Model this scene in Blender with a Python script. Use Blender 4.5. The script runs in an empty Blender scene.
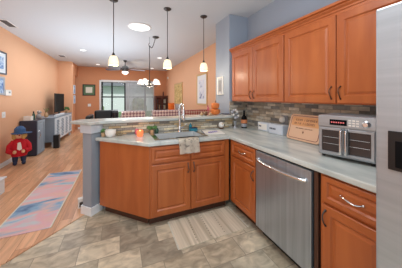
import bpy, bmesh, math, random
from mathutils import Vector, Matrix
random.seed(7)
sc = bpy.context.scene
PI = math.pi
# ------------------------------------------------------------------ camera, world, light
cam = bpy.data.cameras.new('camera'); camo = bpy.data.objects.new('camera', cam)
sc.collection.objects.link(camo); sc.camera = camo
cam.sensor_width = 36; cam.lens = 190/402*36; cam.shift_y = -36/402
cam.clip_start = .05; cam.clip_end = 200
camo.location = (0, 0, 1.38); camo.rotation_euler = (PI/2, 0, -math.atan(81/190))
sc.view_settings.view_transform = 'Standard'; sc.view_settings.look = 'None'
sc.view_settings.exposure = -0.15; sc.view_settings.gamma = 1; sc.view_settings.use_curve_mapping = False
w = bpy.data.worlds.new('world'); sc.world = w; w.use_nodes = True
w.node_tree.nodes['Background'].inputs[0].default_value = (.80, .90, 1, 1)
w.node_tree.nodes['Background'].inputs[1].default_value = 1.0
def area(name, loc, rot, sx, sy, e, col=(1, 1, 1)):
    l = bpy.data.lights.new(name, 'AREA'); l.shape = 'RECTANGLE'; l.size = sx; l.size_y = sy
    l.energy = e; l.color = col
    o = bpy.data.objects.new(name, l); sc.collection.objects.link(o); o.location = loc; o.rotation_euler = rot
def point(name, loc, e, col=(1, .85, .65), r=.05):
    l = bpy.data.lights.new(name, 'POINT'); l.energy = e; l.color = col; l.shadow_soft_size = r
    o = bpy.data.objects.new(name, l); sc.collection.objects.link(o); o.location = loc
# added fill lights out of view around the kitchen, living room lights
area('kitchen_rear_fill', (-.6, -2.0, 1.9), (PI*.5, 0, -.1), 2.6, 1.6, 14, (.84, .93, 1))  # added soft fill from behind the camera, no window built there
area('ceiling_up_fill', (-.2, -.4, 1.1), (PI, 0, 0), 1.0, 1.0, 64, (.80, .91, 1))      # added upward area light that brightens the kitchen ceiling
area('kitchen_overhead_fill', (.35, 1.0, 2.74), (0, 0, 0), 1.1, .7, 26, (.92, .96, 1))  # added overhead fill for floor and worktops, no fixture built
area('living_up_fill', (-.45, 5.6, .95), (PI, 0, 0), 1.0, 3.2, 66, (.76, .89, 1))  # added upward fill that lifts the living room ceiling
area('living_ceiling_light', (-.3, 7.2, 2.72), (0, 0, 0), 2.8, 3.8, 60, (.84, .93, 1))
area('slider_daylight', (.4, 9.6, 1.3), (-PI/2, 0, 0), 2.0, 1.9, 18, (.9, .96, 1))
area('left_side_fill', (-1.9, .4, 1.7), (PI*.5, 0, -.75), 1.4, 1.6, 14, (.85, .93, 1))  # added side fill, unseen to the left of the view

sun = bpy.data.lights.new('sun', 'SUN'); sun.energy = 3.2; sun.angle = .02
suno = bpy.data.objects.new('sun', sun); sc.collection.objects.link(suno); suno.rotation_euler = (math.radians(38), 0, .25)

# ------------------------------------------------------------------ materials
def srgb(r, g, b):
    f = lambda c: (c/255/12.92) if c/255 <= .04045 else ((c/255+.055)/1.055)**2.4
    return (f(r), f(g), f(b), 1)
def base(name):
    m = bpy.data.materials.new(name); m.use_nodes = True
    return m, m.node_tree, m.node_tree.nodes['Principled BSDF']
def flat(name, c, rough=.5, metal=0, var=.06, scale=14, emit=None, es=0, trans=0, bump=0, spec=None, alpha=1):
    m, nt, b = base(name); N = nt.nodes; L = nt.links
    tc = N.new('ShaderNodeTexCoord'); no = N.new('ShaderNodeTexNoise'); no.inputs['Scale'].default_value = scale
    no.inputs['Detail'].default_value = 4
    L.new(tc.outputs['Object'], no.inputs['Vector'])
    mx = N.new('ShaderNodeMixRGB'); mx.inputs[1].default_value = tuple(v*(1-var) for v in c[:3])+(1,)
    mx.inputs[2].default_value = tuple(min(1, v*(1+var)) for v in c[:3])+(1,)
    L.new(no.outputs[0], mx.inputs[0]); L.new(mx.outputs[0], b.inputs['Base Color'])
    b.inputs['Roughness'].default_value = rough; b.inputs['Metallic'].default_value = metal
    if spec is not None: b.inputs['Specular IOR Level'].default_value = spec
    if emit: b.inputs['Emission Color'].default_value = emit; b.inputs['Emission Strength'].default_value = es
    if trans: b.inputs['Transmission Weight'].default_value = trans
    if bump:
        bp = N.new('ShaderNodeBump'); bp.inputs['Strength'].default_value = bump; bp.inputs['Distance'].default_value = .01
        L.new(no.outputs[0], bp.inputs['Height']); L.new(bp.outputs[0], b.inputs['Normal'])
    return m
def streak(name, c1, c2, sc3, rough=.4, metal=0, coat=0, contrast=(.35, .65), rot=0, spec=None, c3=None):
    """noise stretched along an axis: wood grain, brushed steel, stone veins"""
    m, nt, b = base(name); N = nt.nodes; L = nt.links
    tc = N.new('ShaderNodeTexCoord'); mp = N.new('ShaderNodeMapping'); mp.inputs['Scale'].default_value = sc3
    mp.inputs['Rotation'].default_value = (0, 0, rot)
    no = N.new('ShaderNodeTexNoise'); no.inputs['Scale'].default_value = 1; no.inputs['Detail'].default_value = 6
    no.inputs['Distortion'].default_value = .6
    r = N.new('ShaderNodeValToRGB'); r.color_ramp.elements[0].position = contrast[0]; r.color_ramp.elements[1].position = contrast[1]
    r.color_ramp.elements[0].color = c1; r.color_ramp.elements[1].color = c2
    if c3:
        e = r.color_ramp.elements.new((contrast[0]+contrast[1])/2); e.color = c3
    L.new(tc.outputs['Object'], mp.inputs[0]); L.new(mp.outputs[0], no.inputs['Vector']); L.new(no.outputs[0], r.inputs[0])
    L.new(r.outputs[0], b.inputs['Base Color'])
    b.inputs['Roughness'].default_value = rough; b.inputs['Metallic'].default_value = metal
    if coat: b.inputs['Coat Weight'].default_value = coat; b.inputs['Coat Roughness'].default_value = .25
    if spec is not None: b.inputs['Specular IOR Level'].default_value = spec
    return m
def cells(name, au, av, wu, hv, colors, grout, gw, rough=.5, noise=(6, .35), nsc=(1, 1, 1), bump=.4, coat=0, stagger='rand', vein=None):
    """tiles / planks / stacked stone: rows along v, cells along u, one random colour per cell"""
    m, nt, b = base(name); N = nt.nodes; L = nt.links
    def math_(op, a, bb=None):
        n = N.new('ShaderNodeMath'); n.operation = op
        for i, v in enumerate((a, bb)):
            if v is None: continue
            if isinstance(v, (int, float)): n.inputs[i].default_value = v
            else: L.new(v, n.inputs[i])
        return n.outputs[0]
    tc = N.new('ShaderNodeTexCoord'); sp = N.new('ShaderNodeSeparateXYZ'); L.new(tc.outputs['Object'], sp.inputs[0])
    U = sp.outputs[au]; V = sp.outputs[av]
    v = math_('DIVIDE', V, hv); row = math_('FLOOR', v)
    if stagger == 'rand':
        wn = N.new('ShaderNodeTexWhiteNoise'); wn.noise_dimensions = '1D'; L.new(row, wn.inputs['W']); off = wn.outputs[0]
        off = math_('MULTIPLY', off, 3.0)
    else:
        off = math_('MULTIPLY', row, stagger)
    u = math_('ADD', math_('DIVIDE', U, wu), off); col = math_('FLOOR', u)
    cb = N.new('ShaderNodeCombineXYZ'); L.new(row, cb.inputs[0]); L.new(col, cb.inputs[1])
    w2 = N.new('ShaderNodeTexWhiteNoise'); w2.noise_dimensions = '2D'; L.new(cb.outputs[0], w2.inputs['Vector'])
    ramp = N.new('ShaderNodeValToRGB'); ramp.color_ramp.interpolation = 'CONSTANT'
    E = ramp.color_ramp.elements
    E[0].color = colors[0]; E[0].position = 0; E[1].color = colors[1]; E[1].position = 1/len(colors)
    for i in range(2, len(colors)):
        e = E.new(i/len(colors)); e.color = colors[i]
    L.new(w2.outputs[0], ramp.inputs[0])
    mp = N.new('ShaderNodeMapping'); mp.inputs['Scale'].default_value = nsc; L.new(tc.outputs['Object'], mp.inputs[0])
    ad = N.new('ShaderNodeVectorMath'); ad.operation = 'MULTIPLY_ADD'; L.new(w2.outputs[1], ad.inputs[0]); ad.inputs[1].default_value = (9, 9, 9)
    L.new(mp.outputs[0], ad.inputs[2])
    no = N.new('ShaderNodeTexNoise'); no.inputs['Scale'].default_value = noise[0]; no.inputs['Detail'].default_value = 5; no.inputs['Distortion'].default_value = .8
    L.new(ad.outputs[0], no.inputs['Vector'])
    mr = N.new('ShaderNodeMapRange'); L.new(no.outputs[0], mr.inputs[0]); mr.inputs[1].default_value = .3; mr.inputs[2].default_value = .7
    mr.inputs[3].default_value = 1-noise[1]; mr.inputs[4].default_value = 1+noise[1]
    mul = N.new('ShaderNodeVectorMath'); mul.operation = 'SCALE'; L.new(ramp.outputs[0], mul.inputs[0]); L.new(mr.outputs[0], mul.inputs['Scale'])
    src = mul.outputs[0]
    # grout
    fu = math_('FRACT', u); fv = math_('FRACT', v)
    eu = math_('MULTIPLY', math_('MINIMUM', fu, math_('SUBTRACT', 1, fu)), wu)
    ev = math_('MULTIPLY', math_('MINIMUM', fv, math_('SUBTRACT', 1, fv)), hv)
    g = math_('LESS_THAN', math_('MINIMUM', eu, ev), gw)
    mx = N.new('ShaderNodeMixRGB'); L.new(g, mx.inputs[0]); L.new(src, mx.inputs[1]); mx.inputs[2].default_value = grout
    L.new(mx.outputs[0], b.inputs['Base Color']); b.inputs['Roughness'].default_value = rough
    if coat: b.inputs['Coat Weight'].default_value = coat; b.inputs['Coat Roughness'].default_value = .2
    if bump:
        h = math_('SUBTRACT', math_('MULTIPLY', w2.outputs[0], .5 if stagger == 'rand' and hv < .1 else 0), g)
        bp = N.new('ShaderNodeBump'); bp.inputs['Strength'].default_value = bump; bp.inputs['Distance'].default_value = .006
        L.new(h, bp.inputs['Height']); L.new(bp.outputs[0], b.inputs['Normal'])
    return m
M = {}
M['peach'] = flat('peach_paint', srgb(232, 180, 142), .8, var=.03, scale=2, bump=.05)
M['peach_deep'] = flat('deep_peach_paint', srgb(208, 144, 104), .8, var=.03, scale=2, bump=.05)
M['blue'] = flat('blue_grey_paint', srgb(158, 167, 180), .8, var=.02, scale=3)
M['pier'] = flat('grey_paint', srgb(146, 152, 160), .7, var=.02, scale=3)
M['ceil'] = flat('ceiling_paint', srgb(206, 211, 216), .9, var=.03, scale=90, bump=.3)
M['white'] = flat('white_trim', srgb(232, 232, 232), .4, var=.02)
M['capgrey'] = flat('pale_grey_trim', srgb(196, 200, 206), .5, var=.02)
M['whitegloss'] = flat('white_glaze', srgb(236, 232, 224), .2, var=.02)
M['tile'] = cells('kitchen_floor_tile', 0, 1, .34, .23, [srgb(188, 176, 152), srgb(174, 162, 140), srgb(202, 188, 162), srgb(160, 149, 129), srgb(182, 167, 142)],
                  srgb(144, 135, 118), .003, rough=.35, noise=(9, .34), nsc=(1, 1.6, 1), bump=.2, stagger=.5)
M['plank'] = cells('oak_floor', 1, 0, 1.1, .125, [srgb(208, 160, 122), srgb(194, 142, 105), srgb(218, 170, 132), srgb(202, 150, 112)],
                   srgb(140, 92, 62), .0015, rough=.3, noise=(3.0, .20), nsc=(7, .8, 1), bump=.15)
stone = [srgb(200, 192, 174), srgb(162, 154, 138), srgb(214, 204, 186), srgb(160, 160, 156), srgb(186, 168, 144), srgb(208, 204, 192), srgb(132, 130, 126), srgb(172, 162, 146)]
M['stone_yz'] = cells('stacked_stone_side', 1, 2, .16, .042, stone, srgb(116, 110, 100), .0015, rough=.45, noise=(12, .22), bump=.8)
M['stone_xz'] = cells('stacked_stone_back', 0, 2, .16, .042, stone, srgb(116, 110, 100), .0015, rough=.45, noise=(12, .22), bump=.8)
stone2 = [srgb(222, 206, 172), srgb(180, 162, 136), srgb(206, 176, 132), srgb(146, 136, 124), srgb(230, 218, 192), srgb(192, 184, 168)]
M['stone_bar'] = cells('stacked_stone_bar', 0, 2, .14, .031, stone2, srgb(96, 88, 76), .0015, rough=.45, noise=(12, .22), bump=.8)
M['counter'] = streak('grey_counter_stone', srgb(156, 164, 162), srgb(208, 210, 203), (9, 2.2, 6), rough=.22, contrast=(.25, .7), c3=srgb(186, 191, 185))
M['counterP'] = streak('grey_counter_stone_bar', srgb(156, 164, 162), srgb(208, 210, 203), (2.2, 9, 6), rough=.22, contrast=(.25, .7), c3=srgb(186, 191, 185))
M['cab'] = streak('cherry_wood', srgb(160, 80, 34), srgb(180, 98, 46), (9, 9, 1.2), rough=.42, coat=.2, contrast=(.3, .7))
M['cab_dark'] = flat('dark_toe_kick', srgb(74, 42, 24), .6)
M['steel'] = streak('brushed_steel', (.37, .42, .47, 1), (.47, .52, .58, 1), (26, 26, .8), rough=.3, metal=.8)
M['steelH'] = streak('brushed_steel_wide', (.36, .38, .40, 1), (.41, .43, .45, 1), (1.5, 1.5, 30), rough=.32, metal=.5)
M['chrome'] = flat('chrome', (.72, .72, .72, 1), .12, 1, var=.01)
M['sink'] = flat('sink_steel', (.62, .64, .64, 1), .38, .6, var=.05)
M['bronze'] = flat('dark_bronze', srgb(86, 58, 44), .35, .8)
M['iron'] = flat('dark_iron', srgb(78, 74, 72), .4, .7)
M['black'] = flat('black_plastic', srgb(22, 22, 24), .35)
M['screen'] = flat('dark_screen', srgb(9, 9, 11), .55, spec=.1)
M['navy'] = flat('navy_lacquer', srgb(52, 58, 76), .35)
M['slate'] = flat('slate_blue_paint', srgb(140, 156, 172), .45)
M['sidewhite'] = flat('pale_blue_white_paint', srgb(222, 228, 234), .45)
M['shade'] = flat('lit_frosted_glass', srgb(250, 236, 200), .4, emit=(1, .86, .58, 1), es=.75)
M['shadew'] = flat('lit_white_glass', srgb(250, 246, 236), .4, emit=(1, .93, .8, 1), es=.9)
M['led'] = flat('lit_diffuser', (1, 1, 1, 1), .4, emit=(1, .98, .95, 1), es=1.6)
M['glass'] = None
m, nt, b = base('clear_glass'); b.inputs['Transmission Weight'].default_value = 1; b.inputs['Roughness'].default_value = .02; b.inputs['IOR'].default_value = 1.1
b.inputs['Base Color'].default_value = (.96, .98, .98, 1); M['glass'] = m
M['darkglass'] = flat('oven_door_glass', srgb(58, 54, 54), .1)
M['fabric_red'] = None
def checker(name, c1, c2, scale, rot=0, rough=.85):
    m, nt, b = base(name); N = nt.nodes; L = nt.links
    tc = N.new('ShaderNodeTexCoord'); mp = N.new('ShaderNodeMapping'); mp.inputs['Rotation'].default_value = (0, rot, 0)
    ck = N.new('ShaderNodeTexChecker'); ck.inputs['Color1'].default_value = c1; ck.inputs['Color2'].default_value = c2; ck.inputs['Scale'].default_value = scale
    L.new(tc.outputs['Object'], mp.inputs[0]); L.new(mp.outputs[0], ck.inputs[0]); L.new(ck.outputs[0], b.inputs['Base Color']); b.inputs['Roughness'].default_value = rough
    return m
M['lattice'] = checker('red_lattice_cloth', srgb(150, 62, 56), srgb(214, 184, 170), 22, PI/4)
M['zig'] = checker('pink_patterned_cloth', srgb(150, 112, 124), srgb(232, 212, 206), 16, PI/4)
def blotch(name, cols, scale, rough=.9, nsc=(1, 1, 1), dist=1.2, detail=3):
    m, nt, b = base(name); N = nt.nodes; L = nt.links
    tc = N.new('ShaderNodeTexCoord'); mp = N.new('ShaderNodeMapping'); mp.inputs['Scale'].default_value = nsc
    no = N.new('ShaderNodeTexNoise'); no.inputs['Scale'].default_value = scale; no.inputs['Detail'].default_value = detail; no.inputs['Distortion'].default_value = dist
    r = N.new('ShaderNodeValToRGB'); E = r.color_ramp.elements
    n = len(cols)
    E[0].color = cols[0]; E[0].position = .3; E[1].color = cols[-1]; E[1].position = .7
    for i in range(1, n-1):
        e = E.new(.3+.4*i/(n-1)); e.color = cols[i]
    L.new(tc.outputs['Object'], mp.inputs[0]); L.new(mp.outputs[0], no.inputs['Vector']); L.new(no.outputs[0], r.inputs[0]); L.new(r.outputs[0], b.inputs['Base Color'])
    b.inputs['Roughness'].default_value = rough
    return m
M['runner'] = blotch('watercolour_rug', [srgb(70, 100, 146), srgb(150, 184, 210), srgb(198, 206, 208), srgb(226, 178, 184), srgb(224, 186, 176), srgb(142, 176, 204), srgb(84, 110, 150)], 1.7, nsc=(.8, 1.9, 1), dist=.6, detail=5)
M['mat'] = streak('striped_mat', srgb(184, 170, 146), srgb(224, 210, 186), (26, .8, 1), rough=.95, contrast=(.35, .65))
M['towel'] = blotch('printed_towel', [srgb(240, 230, 212), srgb(238, 228, 210), srgb(234, 222, 204), srgb(158, 146, 132)], 20, nsc=(1, 1, 1))
M['leafart'] = blotch('leaf_painting', [srgb(112, 100, 60), srgb(196, 160, 96), srgb(226, 200, 140), srgb(150, 130, 76)], 9)
M['blueart'] = blotch('blue_painting', [srgb(66, 88, 140), srgb(128, 160, 206), srgb(196, 214, 232), srgb(100, 128, 180)], 9)
M['paleart'] = blotch('pale_figure_print', [srgb(104, 112, 150), srgb(214, 216, 226), srgb(232, 232, 236), srgb(206, 150, 176)], 4.5, nsc=(1, 1.6, 1))
M['gold'] = flat('gold_frame', srgb(206, 168, 110), .4, .3)
M['silverframe'] = flat('pewter_frame', srgb(176, 178, 184), .4, .3)
M['greenmat'] = flat('green_mat', srgb(96, 120, 88), .8)
M['paper'] = flat('cream_paper', srgb(226, 222, 206), .8)
M['red'] = flat('red_knit', srgb(196, 24, 40), .9, var=.15, scale=60, bump=.5)
M['denim'] = flat('blue_denim', srgb(62, 96, 140), .9, var=.15, scale=40)
M['hair'] = flat('straw_hair', srgb(206, 166, 100), .9, var=.2, scale=80)
M['skin'] = flat('doll_cloth_skin', srgb(224, 178, 140), .8)
M['darkblue'] = flat('dark_blue', srgb(32, 44, 74), .6)
M['orange'] = flat('orange_ceramic', srgb(222, 126, 62), .35, var=.1, scale=10)
M['orangecloth'] = flat('orange_cloth', srgb(226, 110, 34), .9)
M['greycloth'] = flat('grey_cloth', srgb(170, 166, 166), .9)
M['green'] = flat('leaf_green', srgb(84, 122, 62), .6, var=.2)
M['dgreen'] = flat('dark_green', srgb(52, 84, 66), .5, var=.15)
M['redwood'] = streak('dark_red_wood', srgb(72, 36, 30), srgb(112, 62, 50), (8, 8, 2), rough=.4)
M['blind'] = flat('pale_vertical_blind', srgb(222, 226, 232), .8)
M['bladem'] = streak('dark_blade_wood', srgb(62, 50, 58), srgb(90, 76, 84), (3, 3, 3), rough=.4)
M['maple'] = flat('maple_board', srgb(212, 170, 138), .5, var=.06, scale=6)
M['maple_top'] = flat('amber_board', srgb(208, 148, 96), .5, var=.08, scale=6)
M['maroon'] = flat('maroon_line', srgb(120, 56, 44), .6)
M['inkbrown'] = flat('brown_ink', srgb(128, 88, 66), .7)
M['teal'] = flat('teal_sponge', srgb(44, 130, 150), .7)
M['purple'] = flat('purple_print', srgb(104, 92, 170), .7)
M['plasticblue'] = flat('pale_blue_plastic', srgb(205, 212, 222), .25)
M['amberglow'] = flat('glowing_candle_glass', srgb(240, 110, 60), .3, emit=(1, .22, .08, 1), es=.9)
M['flame'] = flat('flame', srgb(255, 220, 140), .5, emit=(1, .7, .3, 1), es=4)
M['tan'] = flat('tan_ceramic', srgb(196, 160, 120), .5, var=.15)
M['brown'] = flat('brown_pod', srgb(112, 78, 50), .7, var=.2, scale=30)
M['pinkc'] = flat('pink_ceramic', srgb(206, 110, 120), .5)
M['concrete'] = flat('patio_concrete', srgb(196, 192, 184), .8)
M['stucco'] = flat('neighbour_stucco', srgb(222, 224, 220), .9)
M['hedge'] = blotch('hedge_leaves', [srgb(60, 84, 50), srgb(110, 132, 84), srgb(170, 180, 140)], 6)
M['label'] = flat('orange_label', srgb(210, 130, 84), .6)
M['ventm'] = flat('grey_vent', srgb(130, 132, 136), .6)

# ------------------------------------------------------------------ geometry helpers
def V(*a): return Vector(a)
def box(bm, x0, x1, y0, y1, z0, z1, bev=0):
    vs = [bm.verts.new(p) for p in ((x0,y0,z0),(x1,y0,z0),(x1,y1,z0),(x0,y1,z0),(x0,y0,z1),(x1,y0,z1),(x1,y1,z1),(x0,y1,z1))]
    fs = [bm.faces.new([vs[i] for i in f]) for f in ((0,3,2,1),(4,5,6,7),(0,1,5,4),(1,2,6,5),(2,3,7,6),(3,0,4,7))]
    if bev:
        es = list({e for f in fs for e in f.edges})
        bmesh.ops.bevel(bm, geom=es, offset=bev, segments=2, affect='EDGES', profile=.6)
def prism(bm, pts, z0, z1, bev=0, holes=()):
    """extruded XY outline, optional holes"""
    edges = []
    for loop in [pts]+list(holes):
        vs = [bm.verts.new((x, y, z1)) for x, y in loop]
        edges += [bm.edges.new((vs[i], vs[(i+1) % len(vs)])) for i in range(len(vs))]
    r = bmesh.ops.triangle_fill(bm, edges=edges, use_beauty=True, normal=(0, 0, 1))
    fs = [g for g in r['geom'] if isinstance(g, bmesh.types.BMFace)]
    bmesh.ops.dissolve_limit(bm, angle_limit=.01, verts=list({v for f in fs for v in f.verts}), edges=list({e for f in fs for e in f.edges})) if not holes else None
    fs = [f for f in bm.faces if all(abs(v.co.z-z1) < 1e-6 for v in f.verts)]
    ex = bmesh.ops.extrude_face_region(bm, geom=fs)
    for g in ex['geom']:
        if isinstance(g, bmesh.types.BMVert): g.co.z = z0
    bmesh.ops.recalc_face_normals(bm, faces=bm.faces)
def lathe(bm, prof, seg=20, c=(0, 0, 0), axis='Z', flute=0, fn=8):
    rings = []
    for r, z in prof:
        ring = []
        for i in range(seg):
            a = 2*PI*i/seg; rr = r*(1+flute*math.cos(fn*a))
            p = (rr*math.cos(a), rr*math.sin(a), z)
            if axis == 'Y': p = (p[0], z, p[1])
            if axis == 'X': p = (z, p[0], p[1])
            ring.append(bm.verts.new((p[0]+c[0], p[1]+c[1], p[2]+c[2])))
        rings.append(ring)
    for a, b_ in zip(rings, rings[1:]):
        for i in range(seg):
            bm.faces.new((a[i], a[(i+1) % seg], b_[(i+1) % seg], b_[i]))
    bm.faces.new(rings[0]); bm.faces.new(rings[-1])
    bmesh.ops.recalc_face_normals(bm, faces=bm.faces)
def tube(bm, pts, r, seg=8):
    pts = [Vector(p) for p in pts]; rs = r if isinstance(r, (list, tuple)) else [r]*len(pts)
    rings = []; up = None
    for i, p in enumerate(pts):
        d = (pts[min(i+1, len(pts)-1)]-pts[max(i-1, 0)]).normalized()
        if up is None:
            up = d.orthogonal().normalized()
        up = (up - d*up.dot(d)).normalized(); s = d.cross(up)
        rings.append([bm.verts.new(p+(up*math.cos(2*PI*k/seg)+s*math.sin(2*PI*k/seg))*rs[i]) for k in range(seg)])
    for a, b_ in zip(rings, rings[1:]):
        for k in range(seg): bm.faces.new((a[k], a[(k+1) % seg], b_[(k+1) % seg], b_[k]))
    bm.faces.new(rings[0][::-1]); bm.faces.new(rings[-1])
def ball(bm, c, r, s=(1, 1, 1), seg=16, rings=10):
    mt = Matrix.Translation(c) @ Matrix.Diagonal((s[0], s[1], s[2], 1))
    bmesh.ops.create_uvsphere(bm, u_segments=seg, v_segments=rings, radius=r, matrix=mt)
def rings_panel(bm, x0, x1, z0, z1, rings):
    """door face toward -y: list of (inset, y)"""
    prev = None
    for ins, y in rings:
        vs = [bm.verts.new(p) for p in ((x0+ins,y,z0+ins),(x1-ins,y,z0+ins),(x1-ins,y,z1-ins),(x0+ins,y,z1-ins))]
        if prev:
            for i in range(4): bm.faces.new((prev[i], prev[(i+1) % 4], vs[(i+1) % 4], vs[i]))
        else: bm.faces.new(vs[::-1])
        prev = vs
    bm.faces.new(prev)
def part(name, fn, mat, parent=None, smooth=False, label=None, loc=None, rot=None):
    bm = bmesh.new(); fn(bm)
    bmesh.ops.recalc_face_normals(bm, faces=bm.faces)
    me = bpy.data.meshes.new(name); bm.to_mesh(me); bm.free()
    o = bpy.data.objects.new(name, me); sc.collection.objects.link(o)
    me.materials.append(M[mat] if isinstance(mat, str) else mat)
    if smooth:
        for p in me.polygons: p.use_smooth = True
        if smooth != 'all':
            try:
                me.set_sharp_from_angle(angle=math.radians(40))
            except Exception: pass
    if parent: o.parent = parent
    if loc: o.location = loc
    if rot: o.rotation_euler = rot
    if label: o['label'] = label
    return o
def tag(o, label, cat, group=None):
    o['label'] = label; o['category'] = cat
    if group: o['group'] = group
    return o
def thing(name, label, cat, loc=(0, 0, 0), rz=0, group=None):
    o = bpy.data.objects.new(name, None); sc.collection.objects.link(o); o.empty_display_size = .1
    o.location = loc; o.rotation_euler = (0, 0, rz)
    return tag(o, label, cat, group)
def struct(name, fn, mat, parent=None):
    o = part(name, fn, mat, parent)
    if parent is None: o['kind'] = 'structure'
    return o
def kids(o): return [c for c in bpy.data.objects if c.parent == o]
def dup(root, loc, rz=None, label=None, parent=None):
    r = root.copy(); sc.collection.objects.link(r)
    if parent is not None: r.parent = parent
    else:
        r.location = loc
        if rz is not None: r.rotation_euler = (0, 0, rz)
        if label: r['label'] = label
    for ch in kids(root): dup(ch, None, parent=r)
    return r
def B(*a, **k): return lambda bm: box(bm, *a, **k)

# ------------------------------------------------------------------ the setting
CZ = 2.79
XL, XR, YB = -2.16, 2.23, 9.85      # left wall, living right wall, back wall
KX, KY = 2.06, 2.75                 # kitchen wall, kitchen end wall
struct('floor', lambda bm: prism(bm, [(-2.4, -1.2), (-.9, -1.2), (-.9, 2.1), (-.40, 2.61), (-.05, 2.7), (1.9, 2.7), (2.4, 2.7), (2.4, YB+.1), (-2.75, YB+.1), (-2.75, 8.6), (-2.4, 8.6)], -.1, 0), 'plank')
struct('floor_kitchen', lambda bm: prism(bm, [(-.9, -1.2), (2.4, -1.2), (2.4, 2.7), (-.05, 2.7), (-.40, 2.61), (-.9, 2.1)], -.1, 0.0005), 'tile')
struct('trim_1', lambda bm: prism(bm, [(-.915, 2.09), (-.885, 2.09), (-.385, 2.6), (-.41, 2.62)], .0005, .008), 'plank')
struct('ceiling', B(-2.9, 2.4, -1.2, YB+.1, CZ, CZ+.1), 'ceil')
struct('wall_left', B(XL-.12, XL, -.2, 8.75, 0, CZ), 'peach')
struct('wall_left_return', B(XL, -1.71, 8.75, 8.87, 0, CZ), 'peach')
def jog(bm):
    box(bm, -1.83, -1.71, 8.87, 9.25, 0, CZ); box(bm, -1.83, -1.71, 9.25, YB, 2.32, CZ)
struct('wall_left_hall', jog, 'peach_deep')
struct('wall_hall_end', B(-2.75, -2.65, 8.87, YB, 0, CZ), 'peach_deep')
struct('wall_right', B(XR, XR+.12, 2.75, YB, 0, CZ), 'peach')
def backwall(bm):
    box(bm, -2.75, -.87, YB, YB+.12, 0, CZ); box(bm, 1.60, 2.4, YB, YB+.12, 0, CZ); box(bm, -.87, 1.60, YB, YB+.12, 2.22, CZ)
struct('wall_back', backwall, 'peach_deep')
struct('wall_kitchen', B(KX, KX+.1, -.6, KY, 0, CZ), 'blue')
struct('wall_kitchen_end', B(1.69, XR-.005, KY, 3.24, 0, CZ), 'blue')
# half wall under the bar with its 45 degree end pier
struct('wall_half', lambda bm: prism(bm, [(-.31, 2.55), (-.195, 2.665), (1.688, 2.665), (1.688, 2.79), (-.31, 2.79), (-.41, 2.65)], 0, 1.06), 'pier')
def baseb(pts, h=.09, t=.014):
    def f(bm):
        for (a, b_) in zip(pts, pts[1:]):
            a = Vector(a); b_ = Vector(b_); d = (b_-a).normalized(); n = Vector((d.y, -d.x))
            a2 = a-d*0; b2 = b_+d*0
            vs = []
            for z, tt in ((0, t), (h*.8, t), (h, t*.45)):
                for p in (a2, b2): vs.append((p+n*tt, z))
            prof = [(0, 0), (t, 0), (t, h*.78), (t*.45, h), (0, h)]
            A = [bm.verts.new((a.x+n.x*q-d.x*0, a.y+n.y*q, z)) for q, z in prof]
            Bv = [bm.verts.new((b_.x+n.x*q, b_.y+n.y*q, z)) for q, z in prof]
            for i in range(len(prof)): bm.faces.new((A[i], A[(i+1) % 5], Bv[(i+1) % 5], Bv[i]))
            bm.faces.new(A[::-1]); bm.faces.new(Bv)
    return f
struct('baseboard_left', baseb([(XL, 8.75), (XL, -.2)][::-1]), 'white')
bb = struct('baseboard_back', baseb([(-1.71, YB), (-.87, YB)]), 'white')
struct('baseboard_back_right', baseb([(1.61, YB), (XR, YB)]), 'white')
struct('baseboard_right', baseb([(XR, YB), (XR, 3.24)]), 'white')
struct('baseboard_pier', lambda bm: prism(bm, [(-.332, 2.79), (-.432, 2.65), (-.31, 2.528), (-.20, 2.638), (-.20, 2.668), (-.31, 2.565), (-.405, 2.655), (-.31, 2.789)], .001, .095), 'white')
# white capital on the pier
struct('trim_2', lambda bm: (prism(bm, [(-.31, 2.527), (-.197, 2.64), (-.197, 2.66), (-.31, 2.55), (-.41, 2.65), (-.33, 2.79), (-.345, 2.80), (-.437, 2.65)], .965, 1.06)), 'capgrey')
# backsplash stone
struct('trim_3', B(KX-.012, KX-.0005, .47, KY-.013, .912, 1.325), 'stone_yz')
struct('trim_4', B(1.69, KX-.0005, KY-.012, KY-.0005, .912, 1.325), 'stone_xz')
struct('trim_5', B(-.20, 1.688, 2.652, 2.664, .912, 1.062), 'stone_bar')

# back wall sliding door with its blinds
def slider_frame(bm):
    for a in ((-.87, -.80, 0, 2.2), (.33, .40, 0, 2.2), (1.54, 1.60, 0, 2.2)): box(bm, a[0], a[1], YB-.03, YB+.1, a[2], a[3], bev=.006)
    box(bm, -.80, 1.54, YB-.03, YB+.1, 2.13, 2.22); box(bm, -.80, 1.54, YB, YB+.1, 0.0, .05)
d1 = struct('door_1', slider_frame, 'white')
part('glass_pane', B(-.80, .33, YB+.04, YB+.046, .05, 2.13), 'glass', d1)
part('glass_pane', B(.40, 1.54, YB+.07, YB+.076, .05, 2.13), 'glass', d1)
part('door_handle', B(.28, .30, YB-.01, YB+.035, .95, 1.15, bev=.005), 'white', d1)
bl = thing('vertical_blind', 'pale grey vertical blinds drawn to the right half of the patio door', 'blinds', (.24, YB-.08, 0))
part('head_rail', B(0, 1.34, -.03, .03, 2.16, 2.22, bev=.005), 'blind', bl)
for i in range(22):
    x = .03 + i*.06
    part('slat', (lambda bm, x=x: [prism(bm, [(x-.022, -.034), (x, -.002), (x+.026, .034), (x+.030, .031), (x+.004, -.005), (x-.018, -.037)], .04, 2.16)]), 'blind', bl)
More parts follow.
